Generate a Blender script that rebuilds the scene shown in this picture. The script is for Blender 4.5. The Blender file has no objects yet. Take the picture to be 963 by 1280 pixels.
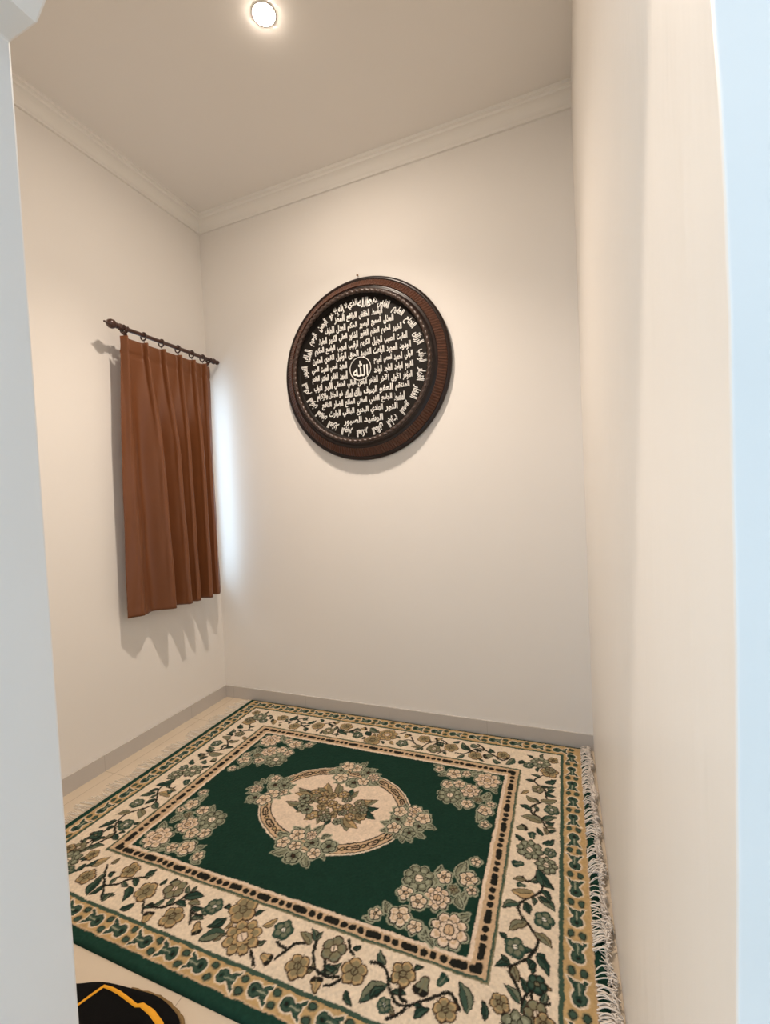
import bpy, bmesh, math, random
import numpy as np
from mathutils import Vector, Matrix
random.seed(7); RNG = np.random.default_rng(7)
PI = math.pi
S = bpy.context.scene
COL = S.collection

# ------------------------------------------------------------------ helpers
def nodes(name):
    m = bpy.data.materials.new(name); m.use_nodes = True
    nt = m.node_tree; b = nt.nodes['Principled BSDF']
    return m, nt, b

def mat(name, col, rough=.6, metal=0, bump=None, var=0, varscale=6, spec=.5, coat=0, sheen=0):
    m, nt, b = nodes(name)
    b.inputs['Base Color'].default_value = (*col, 1)
    b.inputs['Roughness'].default_value = rough
    b.inputs['Metallic'].default_value = metal
    b.inputs['Specular IOR Level'].default_value = spec
    b.inputs['Coat Weight'].default_value = coat
    b.inputs['Sheen Weight'].default_value = sheen
    tc = nt.nodes.new('ShaderNodeTexCoord')
    if var:
        n = nt.nodes.new('ShaderNodeTexNoise'); n.inputs['Scale'].default_value = varscale; n.inputs['Detail'].default_value = 4
        nt.links.new(tc.outputs['Object'], n.inputs['Vector'])
        mx = nt.nodes.new('ShaderNodeMix'); mx.data_type = 'RGBA'
        mx.inputs[6].default_value = (*[c*(1-var) for c in col], 1); mx.inputs[7].default_value = (*[min(1, c*(1+var)) for c in col], 1)
        nt.links.new(n.outputs['Fac'], mx.inputs[0]); nt.links.new(mx.outputs[2], b.inputs['Base Color'])
    if bump:
        sc, st, dist = bump
        n = nt.nodes.new('ShaderNodeTexNoise'); n.inputs['Detail'].default_value = 3
        mp = nt.nodes.new('ShaderNodeMapping'); mp.inputs['Scale'].default_value = sc if isinstance(sc, tuple) else (sc, sc, sc)
        n.inputs['Scale'].default_value = 1
        nt.links.new(tc.outputs['Object'], mp.inputs['Vector']); nt.links.new(mp.outputs[0], n.inputs['Vector'])
        bp = nt.nodes.new('ShaderNodeBump'); bp.inputs['Strength'].default_value = st; bp.inputs['Distance'].default_value = dist
        nt.links.new(n.outputs['Fac'], bp.inputs['Height']); nt.links.new(bp.outputs[0], b.inputs['Normal'])
    return m

def link(name, bm, m, parent=None, smooth=False, kind=None):
    me = bpy.data.meshes.new(name)
    bm.normal_update()
    bm.to_mesh(me); bm.free()
    o = bpy.data.objects.new(name, me); COL.objects.link(o)
    if m: me.materials.append(m)
    if smooth:
        for p in me.polygons: p.use_smooth = True
    if parent: o.parent = parent
    if kind: o['kind'] = kind
    return o

def tag(o, label, cat, group=None):
    o['label'] = label; o['category'] = cat
    if group: o['group'] = group
    return o

def thing(name, loc, label, cat, group=None):
    o = bpy.data.objects.new(name, None); COL.objects.link(o); o.location = loc
    o.empty_display_size = .05
    return tag(o, label, cat, group)

def box(bm, x0, x1, y0, y1, z0, z1):
    vs = [bm.verts.new((x, y, z)) for z in (z0, z1) for y in (y0, y1) for x in (x0, x1)]
    for f in ((0,2,3,1), (4,5,7,6), (0,1,5,4), (2,6,7,3), (0,4,6,2), (1,3,7,5)):
        bm.faces.new([vs[i] for i in f])
    return vs

def lathe(bm, prof, n=48, mtx=None, close=False, fn=None):
    """prof: (r, h) pairs revolved about z; fn(r,h,theta) -> r,h"""
    mtx = mtx or Matrix()
    rows = []
    for r, h in prof:
        if r < 1e-6:
            rows.append([bm.verts.new(mtx @ Vector((0, 0, h)))])
        else:
            row = []
            for k in range(n):
                t = 2*PI*k/n
                rr, hh = fn(r, h, t) if fn else (r, h)
                row.append(bm.verts.new(mtx @ Vector((rr*math.cos(t), rr*math.sin(t), hh))))
            rows.append(row)
    pairs = list(zip(rows, rows[1:]))
    if close: pairs.append((rows[-1], rows[0]))
    for a, b in pairs:
        for k in range(n):
            k2 = (k+1) % n
            q = [a[k % len(a)], a[k2 % len(a)], b[k2 % len(b)], b[k % len(b)]]
            q = [v for i, v in enumerate(q) if v not in q[:i]]
            if len(q) > 2:
                try: bm.faces.new(q)
                except ValueError: pass

def tube(bm, pts, r, n=8, caps=True):
    pts = [Vector(p) for p in pts]
    rings = []
    for i, p in enumerate(pts):
        t = (pts[min(i+1, len(pts)-1)] - pts[max(i-1, 0)]).normalized()
        a = Vector((0, 0, 1)) if abs(t.z) < .9 else Vector((1, 0, 0))
        u = t.cross(a).normalized(); w = t.cross(u)
        rr = r[i] if isinstance(r, (list, tuple)) else r
        rings.append([bm.verts.new(p + rr*(math.cos(2*PI*k/n)*u + math.sin(2*PI*k/n)*w)) for k in range(n)])
    for a, b in zip(rings, rings[1:]):
        for k in range(n):
            bm.faces.new((a[k], b[k], b[(k+1) % n], a[(k+1) % n]))
    if caps and n > 2:
        bm.faces.new(rings[0]); bm.faces.new(rings[-1][::-1])

def torus(bm, c, R, r, axis='y', n=20, k=8):
    m = Matrix.Translation(c)
    if axis == 'y': m = m @ Matrix.Rotation(PI/2, 4, 'X')
    if axis == 'x': m = m @ Matrix.Rotation(PI/2, 4, 'Y')
    lathe(bm, [(R + r*math.cos(2*PI*i/k), r*math.sin(2*PI*i/k)) for i in range(k)], n, m, close=True)

def prism(bm, poly, fa, fb):
    """polygon (2D points) extruded between the two mappings fa(p), fb(p)"""
    a = [bm.verts.new(fa(p)) for p in poly]; b = [bm.verts.new(fb(p)) for p in poly]
    n = len(poly)
    fs = [bm.faces.new(a), bm.faces.new(b[::-1])]
    for i in range(n):
        bm.faces.new((a[i], b[i], b[(i+1) % n], a[(i+1) % n]))
    bmesh.ops.recalc_face_normals(bm, faces=bm.faces)

# ------------------------------------------------------------------ dimensions
W = 2.208            # room width; x = 0 is the left wall, y = 0 the back wall
H = 3.08
YF = -1.85           # inner face of the front wall with the opening
YO = -1.97           # its outer face
SK = .0775

# ------------------------------------------------------------------ materials
M_wall = mat('wall_paint', (.845, .81, .765), .68, bump=((7, 7, 3), .12, .01), var=.015, varscale=2.5, spec=.28)
M_ceil = mat('ceiling_paint', (.845, .81, .765), .8, spec=.2)
M_trim = mat('cornice_plaster', (.86, .83, .78), .6)
M_wallr = mat('right_wall_paint', (.84, .80, .745), .38, bump=((14, 14, 2.2), .22, .012), var=.02, varscale=3)
M_white = mat('front_wall_paint', (.83, .82, .80), .55, bump=((9, 9, 4), .08, .01), var=.015, varscale=3)
M_wood = mat('dark_turned_wood', (.055, .018, .010), .28, var=.35, varscale=40, coat=.3)

def tiles(name, c, grout, px, py, ox, oy, rough, axis=('X', 'Y'), g=.0025):
    m, nt, b = nodes(name)
    L = nt.links.new
    tc = nt.nodes.new('ShaderNodeNewGeometry'); sp = nt.nodes.new('ShaderNodeSeparateXYZ'); L(tc.outputs['Position'], sp.inputs[0])
    def line(ax, pitch, off):
        a = nt.nodes.new('ShaderNodeMath'); a.operation = 'SUBTRACT'; L(sp.outputs[ax], a.inputs[0]); a.inputs[1].default_value = off - pitch*40
        d = nt.nodes.new('ShaderNodeMath'); d.operation = 'PINGPONG'; L(a.outputs[0], d.inputs[0]); d.inputs[1].default_value = pitch/2
        e = nt.nodes.new('ShaderNodeMath'); e.operation = 'LESS_THAN'; L(d.outputs[0], e.inputs[0]); e.inputs[1].default_value = g/2
        return e
    mx = nt.nodes.new('ShaderNodeMath'); mx.operation = 'MAXIMUM'
    L(line(axis[0], px, ox).outputs[0], mx.inputs[0])
    if axis[1]: L(line(axis[1], py, oy).outputs[0], mx.inputs[1])
    n = nt.nodes.new('ShaderNodeTexNoise'); n.inputs['Scale'].default_value = 9; n.inputs['Detail'].default_value = 5
    L(tc.outputs['Position'], n.inputs['Vector'])
    c1 = nt.nodes.new('ShaderNodeMix'); c1.data_type = 'RGBA'; L(n.outputs['Fac'], c1.inputs[0])
    c1.inputs[6].default_value = (*[v*.93 for v in c], 1); c1.inputs[7].default_value = (*[min(1, v*1.05) for v in c], 1)
    c2 = nt.nodes.new('ShaderNodeMix'); c2.data_type = 'RGBA'; L(mx.outputs[0], c2.inputs[0])
    L(c1.outputs[2], c2.inputs[6]); c2.inputs[7].default_value = (*grout, 1)
    L(c2.outputs[2], b.inputs['Base Color']); b.inputs['Roughness'].default_value = rough
    return m
M_floor = tiles('cream_floor_tile', (.66, .55, .42), (.42, .34, .26), .545, .545, .616, -.307, .22)
M_skl = tiles('grey_skirting_tile', (.66, .62, .58), (.45, .41, .37), .545, 1, -.307, 0, .35, ('Y', None))
M_skb = tiles('grey_skirting_tile_back', (.66, .62, .58), (.45, .41, .37), .545, 1, .616, 0, .35, ('X', None))

# ------------------------------------------------------------------ the room shell
bm = bmesh.new(); box(bm, -.15, W+1.6, -5.2, .15, -.12, 0); link('floor', bm, M_floor, kind='structure')
bm = bmesh.new(); box(bm, -.15, W+.14, YO, .15, H, H+.14); link('ceiling', bm, M_ceil, kind='structure')
bm = bmesh.new(); box(bm, -.15, W+1.6, -5.2, YO, H, H+.14); link('ceiling_hall', bm, M_ceil, kind='structure')
bm = bmesh.new(); box(bm, -.27, -.15, -5.2, YO, 0, H); link('wall_hall_blocker', bm, M_white, kind='structure')  # unseen hall side, added to block sky light from the left
bm = bmesh.new(); box(bm, -.15, W+.14, 0, .15, 0, H); link('wall_back', bm, M_wall, kind='structure')
# left wall round the window opening
WY0, WY1, WZ0, WZ1 = -.555, -.040, .76, 2.05
bm = bmesh.new()
ys = [YO, WY0, WY1, 0]; zs = [0, WZ0, WZ1, H]
for xx in (0, -.15):
    g = [[bm.verts.new((xx, y, z)) for z in zs] for y in ys]
    for i in range(3):
        for j in range(3):
            if (i, j) != (1, 1): bm.faces.new((g[i][j], g[i+1][j], g[i+1][j+1], g[i][j+1]))
bm.verts.ensure_lookup_table()
idx = lambda s, i, j: bm.verts[s*16 + i*4 + j]
for (a, b) in (((1,1),(2,1)), ((2,1),(2,2)), ((2,2),(1,2)), ((1,2),(1,1)), ((0,0),(3,0)), ((0,3),(3,3)), ((0,0),(0,3)), ((3,0),(3,3))):
    bm.faces.new((idx(0,*a), idx(0,*b), idx(1,*b), idx(1,*a)))
bmesh.ops.recalc_face_normals(bm, faces=bm.faces)
link('wall_left', bm, M_wall, kind='structure')

# window behind the curtain
M_alu = mat('white_window_frame', (.75, .75, .74), .35)
bm = bmesh.new(); f = .035
for (a, b, c, d) in ((WY0, WY0+f, WZ0, WZ1), (WY1-f, WY1, WZ0, WZ1), (WY0+f, WY1-f, WZ0, WZ0+f), (WY0+f, WY1-f, WZ1-f, WZ1)):
    box(bm, -.11, -.06, a, b, c, d)
win = link('window_1', bm, M_alu, kind='structure')
m, nt, b = nodes('window_glass')
tr_ = nt.nodes.new('ShaderNodeBsdfTransparent'); gl_ = nt.nodes.new('ShaderNodeBsdfGlossy'); gl_.inputs['Roughness'].default_value = .02
mg_ = nt.nodes.new('ShaderNodeMixShader'); mg_.inputs[0].default_value = .07
nt.links.new(tr_.outputs[0], mg_.inputs[1]); nt.links.new(gl_.outputs[0], mg_.inputs[2]); nt.links.new(mg_.outputs[0], nt.nodes['Material Output'].inputs[0])
bm = bmesh.new(); box(bm, -.088, -.084, WY0+f, WY1-f, WZ0+f, WZ1-f); link('pane', bm, m, win)

# right wall: uneven plaster, with a faint step shaped along the header's shadow line
def ystep(z):
    pts = [(0, -.80), (.45, -.98), (.694, -1.128), (1.264, -1.403), (1.774, -1.593), (1.80, -1.61), (1.816, -1.628), (1.83, -1.69), (2.1, -1.74), (H, -1.8)]
    for (a, b), (c, d) in zip(pts, pts[1:]):
        if a <= z <= c: return b + (d-b)*(z-a)/(c-a)
    return pts[-1][1]
def yend(z):
    pts = [(0, -1.945), (.6, -1.951), (.89, -1.959), (1.10, -1.973), (1.25, -1.977), (1.35, -1.978), (1.44, -1.976), (1.49, -1.970), (1.547, -1.962), (1.7, -1.95), (H, -1.94)]
    for (a, b), (c, d) in zip(pts, pts[1:]):
        if a <= z <= c: return b + (d-b)*(z-a)/(c-a)
    return pts[-1][1]
bm = bmesh.new()
zs = list(np.linspace(0, H, 90))
grid = []
for z in zs:
    ye = yend(z) + .0008*math.sin(z*91) + .0006*math.sin(z*217+1); ys_ = ystep(z) + .006*math.sin(z*23) + .004*math.sin(z*57+1)
    amp = .0012
    row = []
    for t in np.linspace(0, 1, 40): row.append((0 + (ys_+.02)*t, 0))
    for t in (.25, .5, .75, 1): row.append((ys_+.02 - .028*t, amp*(3*t*t-2*t**3)))
    y1 = row[-1][0]
    for t in np.linspace(0, 1, 24)[1:]:
        y = y1 + (ye+.0025-y1)*t
        row.append((y, amp*(1-t**3)))
    vs = [bm.verts.new((W-d, y, z)) for y, d in row]
    vs.append(bm.verts.new((W-row[-1][0]*0, ye+.0022, z)))
    # rounded arris, then the outer face towards the hall
    for a in (30, 60, 90):
        vs.append(bm.verts.new((W+.002*(1-math.cos(math.radians(a))), ye+.002-.002*math.sin(math.radians(a)), z)))
    for x in (W+.0024, W+.03, W+.08, W+.3, W+1.6): vs.append(bm.verts.new((x, ye, z)))
    grid.append(vs)
n_in = len(grid[0])
for a, b in zip(grid, grid[1:]):
    for k in range(n_in-1):
        fc = bm.faces.new((a[k], a[k+1], b[k+1], b[k])); fc.smooth = True
        if k >= n_in-7: fc.material_index = 1
# thickness
back = [(W+1.6, YF), (W+.14, YF), (W+.14, .15), (W, .15)]
cols = [[bm.verts.new((x, y, z)) for x, y in back] for z in (0, H)]
for k in range(3): bm.faces.new((cols[0][k], cols[0][k+1], cols[1][k+1], cols[1][k]))
bmesh.ops.recalc_face_normals(bm, faces=bm.faces)
wr = link('wall_right', bm, M_wallr, kind='structure'); wr.data.materials.append(M_white)

# front wall with the stepped-arch opening
JX = 1.352
op = [(JX, 0), (JX, 1.974), (1.416, 1.975), (1.442, 2.0), (1.466, 2.04), (1.484, 2.10), (1.502, 2.16), (1.53, 2.20), (1.58, 2.215), (1.68, 2.22), (1.78, 2.22)]
op += [(2*1.78-x, z) for x, z in op[::-1][1:-1]]
bm = bmesh.new()
def fill(q):                       # one convex panel of the wall, both faces
    f_ = [bm.verts.new((x, YO, z)) for x, z in q]; k_ = [bm.verts.new((x, YF, z)) for x, z in q]
    bm.faces.new(f_); bm.faces.new(k_[::-1])
fill([(-.15, 0), (JX, 0), (JX, 1.974), (-.15, 1.974)])
fill([(-.15, 1.974), (JX, 1.974), (JX, H), (-.15, H)])
for (xa, za), (xb, zb) in zip(op[1:], op[2:]):
    fill([(xa, za), (xb, zb), (xb, H), (xa, H)])
for (xa, za), (xb, zb) in list(zip(op, op[1:])) + [((W, H), (-.15, H)), ((-.15, H), (-.15, 1.974)), ((-.15, 1.974), (-.15, 0)), ((-.15, 0), (JX, 0)), ((W, 1.974), (W, H))]:
    bm.faces.new([bm.verts.new(v) for v in ((xa, YO, za), (xa, YF, za), (xb, YF, zb), (xb, YO, zb))])
bmesh.ops.remove_doubles(bm, verts=bm.verts, dist=1e-5)
bmesh.ops.recalc_face_normals(bm, faces=bm.faces)
wf = link('wall_front', bm, M_white, kind='structure')
bv = wf.modifiers.new('bev', 'BEVEL'); bv.width = .004; bv.segments = 2; bv.limit_method = 'ANGLE'; bv.angle_limit = math.radians(50)

# skirting tiles
bm = bmesh.new(); box(bm, 0, .009, YF, -.0, 0, SK); link('baseboard_left', bm, M_skl, kind='structure')
bm = bmesh.new(); box(bm, .009, W, -.009, 0, 0, SK); link('baseboard_back', bm, M_skb, kind='structure')

# cornice: stepped cove on the left and back walls
def cornice_profile():
    p = [(0, 3.0), (.012, 3.0), (.014, 3.008)]
    for i in range(9):
        a = i/8*PI/2
        p.append((.016 + .040*(1-math.cos(a)), 3.010 + .044*math.sin(a)))
    p += [(.058, 3.057), (.060, 3.064), (.072, 3.066), (.074, 3.08), (0, 3.08)]
    return p
bm = bmesh.new()
cp = cornice_profile()
A = [bm.verts.new((d, YF, z)) for d, z in cp]; B = [bm.verts.new((d, -d, z)) for d, z in cp]
for i in range(len(cp)-1): bm.faces.new((A[i], A[i+1], B[i+1], B[i]))
link('trim_1', bm, M_trim, kind='structure')
bm = bmesh.new()
A = [bm.verts.new((d, -d, z)) for d, z in cp]; B = [bm.verts.new((W, -d, z)) for d, z in cp]
for i in range(len(cp)-1): bm.faces.new((A[i], A[i+1], B[i+1], B[i]))
link('trim_2', bm, M_trim, kind='structure')

# ------------------------------------------------------------------ ceiling downlight
HALL = 66
LENS, SPOT, SPOTA, SPOTC = 720, 117, 122, (1, .845, .705)
M_bezel = mat('white_bezel', (.85, .84, .82), .4)
M_lens, nt, b = nodes('lit_lens'); b.inputs['Base Color'].default_value = (.9, .9, .9, 1)
b.inputs['Emission Color'].default_value = (1, .85, .71, 1); b.inputs['Emission Strength'].default_value = LENS
def downlight(x, y, label, power):
    lamp = thing('ceiling_downlight', (x, y, H), label, 'ceiling light')
    bm = bmesh.new()
    lathe(bm, [(.0400, -.0006), (.0408, -.0022), (.0425, -.0018), (.0432, 0)], 48)
    bmesh.ops.recalc_face_normals(bm, faces=bm.faces)
    link('bezel', bm, M_bezel, lamp, smooth=True)
    bm = bmesh.new(); lathe(bm, [(.0404, -.0012), (.0390, -.0026), (.034, -.0040), (.024, -.0052), (.012, -.0058), (0, -.006)], 48)
    bmesh.ops.recalc_face_normals(bm, faces=bm.faces)
    link('lens', bm, M_lens, lamp, smooth=True)
    sp = bpy.data.lights.new('downlight_beam', 'SPOT'); sp.energy = power; sp.color = SPOTC
    sp.spot_size = math.radians(SPOTA); sp.spot_blend = 1.0; sp.shadow_soft_size = .03
    q = bpy.data.objects.new('downlight_beam', sp); COL.objects.link(q); q.location = (0, 0, -.045); q.parent = lamp
downlight(1.137, -.84, 'small round lit white downlight set in the ceiling above the rug', SPOT)
# its twin in the hall, above the doorway: it throws the header's shadow line down the right wall
downlight(1.20, -2.27, 'round lit downlight in the hall ceiling outside the doorway', HALL)

# ------------------------------------------------------------------ calligraphy plaque on the back wall
PX, PZ = 1.109, 1.972
plaque = thing('wall_plaque', (PX, 0, PZ), 'large round dark carved wooden plaque with silver Arabic calligraphy on the wall', 'wall plaque')
MP = Matrix.Rotation(PI/2, 4, 'X')            # lathe axis z -> -y (out of the wall)
M_rim = mat('plaque_dark_lacquer', (.014, .006, .0045), .3, var=.3, varscale=25, spec=.4)
M_red = mat('plaque_carved_redwood', (.085, .030, .015), .42, var=.3, varscale=60)
M_rope = mat('plaque_rope', (.050, .028, .020), .35, var=.2, varscale=60)
M_disc = mat('plaque_black_ground', (.009, .0065, .0045), .6, spec=.2)
M_silver = mat('silver_lettering', (.80, .785, .75), .4)
bm = bmesh.new()
lathe(bm, [(.0, .004), (.30, .004), (.496, .004), (.500, .010), (.500, .018), (.494, .025), (.484, .027), (.478, .025), (.474, .024),
           (.440, .050), (.430, .058), (.424, .054), (.418, .060), (.411, .074), (.409, .078)], 160, MP)
link('rim', bm, M_rim, plaque, smooth=True)
bm = bmesh.new()
NR = 190
def ridg(r, h, t):
    k = .0024*math.cos(NR*t) if .436 < r < .479 else 0
    return r, h + k
lathe(bm, [(.480, .022), (.4775, .029), (.472, .034), (.465, .038), (.457, .0425), (.450, .0475), (.444, .053), (.4385, .058), (.436, .052)], NR*4, MP, fn=ridg)
link('carved_band', bm, M_red, plaque)
bm = bmesh.new()
NT = 84; k = 10
prof = [(.400 + .0105*math.cos(2*PI*i/k), .080 + .0105*math.sin(2*PI*i/k)) for i in range(k)]
def rop(r, h, t):
    a = math.atan2(h-.080, r-.400)
    s = 1 + .20*math.cos(NT*t + 1.6*a)
    return .400 + (r-.400)*s, .080 + (h-.080)*s
lathe(bm, prof, NT*8, MP, close=True, fn=rop)
link('rope_ring', bm, M_rope, plaque, smooth=True)
bm = bmesh.new()
lathe(bm, [(.394, .078), (.389, .064), (.384, .056), (.379, .052), (.30, .052), (.15, .052), (0, .052)], 128, MP)
bmesh.ops.recalc_face_normals(bm, faces=bm.faces)
link('ground_disc', bm, M_disc, plaque)

# Arabic letters: joined forms chosen by hand, since text objects do not shape them
FE = {}
for ch, code, n in (('ء',0xFE80,1),('آ',0xFE81,2),('أ',0xFE83,2),('ؤ',0xFE85,2),('إ',0xFE87,2),('ئ',0xFE89,4),('ا',0xFE8D,2),('ب',0xFE8F,4),('ة',0xFE93,2),('ت',0xFE95,4),
    ('ث',0xFE99,4),('ج',0xFE9D,4),('ح',0xFEA1,4),('خ',0xFEA5,4),('د',0xFEA9,2),('ذ',0xFEAB,2),('ر',0xFEAD,2),('ز',0xFEAF,2),('س',0xFEB1,4),('ش',0xFEB5,4),('ص',0xFEB9,4),('ض',0xFEBD,4),
    ('ط',0xFEC1,4),('ظ',0xFEC5,4),('ع',0xFEC9,4),('غ',0xFECD,4),('ف',0xFED1,4),('ق',0xFED5,4),('ك',0xFED9,4),('ل',0xFEDD,4),('م',0xFEE1,4),('ن',0xFEE5,4),('ه',0xFEE9,4),('و',0xFEED,2),('ى',0xFEEF,2),('ي',0xFEF1,4)):
    FE[ch] = (code, n)
LA = {'ا': 0xFEFB, 'أ': 0xFEF7, 'إ': 0xFEF9, 'آ': 0xFEF5}
def shape(word):
    out = []; i = 0; prev = False
    while i < len(word):
        c = word[i]
        if c == ' ': out.append(' '); prev = False; i += 1; continue
        if c == 'ل' and i+1 < len(word) and word[i+1] in LA:
            out.append(chr(LA[word[i+1]] + (1 if prev else 0))); prev = False; i += 2; continue
        code, n = FE[c]
        nxt = i+1 < len(word) and word[i+1] in FE and FE[word[i+1]][1] > 1 and n == 4
        if n == 1: out.append(chr(code)); prev = False
        else:
            if prev and nxt: out.append(chr(code+3))
            elif nxt: out.append(chr(code+2))
            elif prev: out.append(chr(code+1))
            else: out.append(chr(code))
            prev = n == 4 and nxt
        i += 1
    return ''.join(out[::-1])
def text_mesh(s, offset=.026):
    c = bpy.data.curves.new('lettering_curve', 'FONT'); c.body = s; c.size = 1; c.resolution_u = 2; c.offset = offset
    o = bpy.data.objects.new('lettering_curve', c); COL.objects.link(o)
    dg = bpy.context.evaluated_depsgraph_get(); dg.update()
    me = o.evaluated_get(dg).to_mesh()
    n = len(me.vertices); v = np.empty(n*3, 'f4'); me.vertices.foreach_get('co', v); v = v.reshape(-1, 3)[:, :2].copy()
    fs = [tuple(p.vertices) for p in me.polygons]
    o.evaluated_get(dg).to_mesh_clear()
    bpy.data.objects.remove(o); bpy.data.curves.remove(c)
    mn = v.min(0); mx = v.max(0)
    return (v-mn)/(mx-mn), fs
LV, LF, LB = [], [], 0
def put(s, cx, cz, w, h, ang=0, store=None, lift=.0535, off=.031):
    """lay lettering s in a w x h block centred at (cx, cz) on the disc, turned by ang"""
    v, fs = text_mesh(s, off)
    x = (v[:, 0]-.5)*w; z = (v[:, 1]-.5)*h
    ca, sa = math.cos(ang), math.sin(ang)
    X = cx + x*ca - z*sa; Z = cz + x*sa + z*ca
    V, F = store
    base = sum(len(q) for q in V)
    V.append(np.stack([X, np.full_like(X, -lift), Z], 1)); F.extend([tuple(i+base for i in q) for q in fs])
def store_obj(store, name, m):
    V, F = store
    me = bpy.data.meshes.new(name); me.from_pydata(np.concatenate(V).tolist(), [], F); me.materials.append(m)
    o = bpy.data.objects.new(name, me); COL.objects.link(o); o.parent = plaque
    so = o.modifiers.new('thick', 'SOLIDIFY'); so.thickness = .003; so.offset = 0
    return o
NAMES = 'الرحمن,الرحيم,الملك,القدوس,السلام,المؤمن,المهيمن,العزيز,الجبار,المتكبر,الخالق,البارئ,المصور,الغفار,القهار,الوهاب,الرزاق,الفتاح,العليم,القابض,الباسط,الخافض,الرافع,المعز,المذل,السميع,البصير,الحكم,العدل,اللطيف,الخبير,الحليم,العظيم,الغفور,الشكور,العلي,الكبير,الحفيظ,المقيت,الحسيب,الجليل,الكريم,الرقيب,المجيب,الواسع,الحكيم,الودود,المجيد,الباعث,الشهيد,الحق,الوكيل,القوي,المتين,الولي,الحميد,المحصي,المبدئ,المعيد,المحيي,المميت,الحي,القيوم,الواجد,الماجد,الواحد,الصمد,القادر,المقتدر,المقدم,المؤخر,الأول,الآخر,الظاهر,الباطن,الوالي,المتعالي,البر,التواب,المنتقم,العفو,الرءوف,مالك الملك,ذو الجلال والإكرام,المقسط,الجامع,الغني,المغني,المانع,الضار,النافع,النور,الهادي,البديع,الباقي,الوارث,الرشيد,الصبور'.split(',')
rows = [4, 6, 8, 8, 8, 8, 8, 9, 5, 7, 5, 2]
n_ring = len(NAMES) - sum(rows)
ring = ([], [])
# opening line across the top of the ring, letter groups bent along the arc, then the names running on anticlockwise
topw = ['هو', 'الله', 'الذي', 'لا إله', 'إلا هو']
ta = [-15, -5.5, 4.5, 14.5, 24.5]
for wd, a in zip(topw, ta):
    th = math.radians(a); put(shape(wd), -.349*math.sin(th), .349*math.cos(th), .060, .052, th, ring)
for i in range(n_ring):
    th = math.radians(39 + (360-39-26)*(i+.0)/(n_ring-1))
    put(shape(NAMES[i]), -.348*math.sin(th), .348*math.cos(th), .066, .052, th, ring)
store_obj(ring, 'ring_inscription', M_silver)
grid_ = ([], [])
ni = n_ring
for r, cnt in enumerate(rows):
    zc = (5.5-r)*.0514
    hc = math.sqrt(.322**2 - zc*zc) - .012
    if r == 0: hc = .150
    if r == 11: hc = .125
    nm = NAMES[ni:ni+cnt]; ni += cnt
    if r in (5, 6): segs = [(hc, .074, nm[:4]), (-.074, -hc, nm[4:])]
    else: segs = [(hc, -hc, nm)]
    for x0, x1, ns in segs:
        wt = [1.9 if len(q) > 12 else 1.25 if len(q) > 7 else 1 for q in ns]
        tot = sum(wt); x = x0
        for q, w_ in zip(ns, wt):
            d = (x0-x1)*w_/tot
            put(shape(q), x-d/2, zc, d-.013, .046, 0, grid_)
            x -= d
store_obj(grid_, 'names_inscription', M_silver)
bm = bmesh.new(); torus(bm, (0, -.055, -.004), .062, .0024, 'y', 64, 6)
cen = link('medallion_ring', bm, M_silver, plaque, smooth=True)
ce = ([], []); put('\ufdf2', 0, -.004, .090, .084, 0, ce, off=.010); store_obj(ce, 'medallion_lettering', M_silver)

# nail the plaque hangs from
nail = thing('wall_nail', (1.10, 0, 2.492), 'tiny brown nail head in the wall above the round plaque', 'nail')
bm = bmesh.new(); lathe(bm, [(0, -.02), (.0022, -.02), (.0022, .010), (.006, .011), (.006, .014), (0, .015)], 12, MP)
link('shank', bm, mat('rusty_nail', (.16, .09, .05), .5, .6), nail)

# ------------------------------------------------------------------ curtain rod and curtain on the left wall
RX, RZ = .105, 2.165
rod = thing('curtain_rod', (0, -.39, RZ), 'dark brown wooden curtain rod with turned finials on the left wall', 'curtain rod')
def rp(y, x=RX, z=RZ): return Vector((x, y+.39, z-RZ))
bm = bmesh.new(); tube(bm, [rp(y) for y in np.linspace(-.70, -.035, 12)], .0105, 16); link('pole', bm, M_wood, rod, smooth=True)
fin = [(0, -.060), (.004, -.058), (.005, -.050), (.008, -.044), (.017, -.036), (.0225, -.024), (.0225, -.012), (.017, -.002), (.011, .003), (.014, .007), (.014, .012), (.010, .016), (.016, .022), (.016, .030), (.0105, .034)]
bm = bmesh.new(); lathe(bm, fin, 24, Matrix.Translation(rp(-.722)) @ Matrix.Rotation(-PI/2, 4, 'X')); link('finial', bm, M_wood, rod, smooth=True)
fin2 = [(0, -.030), (.012, -.029), (.014, -.024), (.014, -.016), (.009, -.013), (.010, .0), (.017, .006), (.017, .016), (.0105, .022)]
bm = bmesh.new(); lathe(bm, fin2, 24, Matrix.Translation(rp(-.046)) @ Matrix.Rotation(PI/2, 4, 'X')); link('finial', bm, M_wood, rod, smooth=True)
for yb, yw in ((-.668, -.585), (-.098, -.15)):
    bm = bmesh.new()
    tube(bm, [rp(yw, .0, RZ-.095), rp(yw, .03, RZ-.095), rp(yw*.6+yb*.4, .07, RZ-.070), rp(yb, RX-.004, RZ-.022)], [.010, .0085, .008, .009], 12)
    lathe(bm, [(0, 0), (.024, 0), (.026, .004), (.022, .009), (.012, .013), (0, .014)], 24, Matrix.Translation(rp(yw, 0, RZ-.095)) @ Matrix.Rotation(PI/2, 4, 'Y'))
    pts = [rp(yb, RX+.019*math.cos(a), RZ+.019*math.sin(a)) for a in np.linspace(-PI*1.08, PI*.08, 14)]
    tube(bm, pts, .006, 8)
    link('bracket', bm, M_wood, rod, smooth=True)

M_cur = mat('rust_brown_satin', (.165, .053, .0145), .42, bump=((900, 900, 60), .15, .001), sheen=.04, var=.06, varscale=14)
CZ = 2.122
curtain = thing('curtain', (RX, -.39, CZ), 'short rust-brown pleated curtain hanging over the left wall window', 'curtain')
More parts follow.
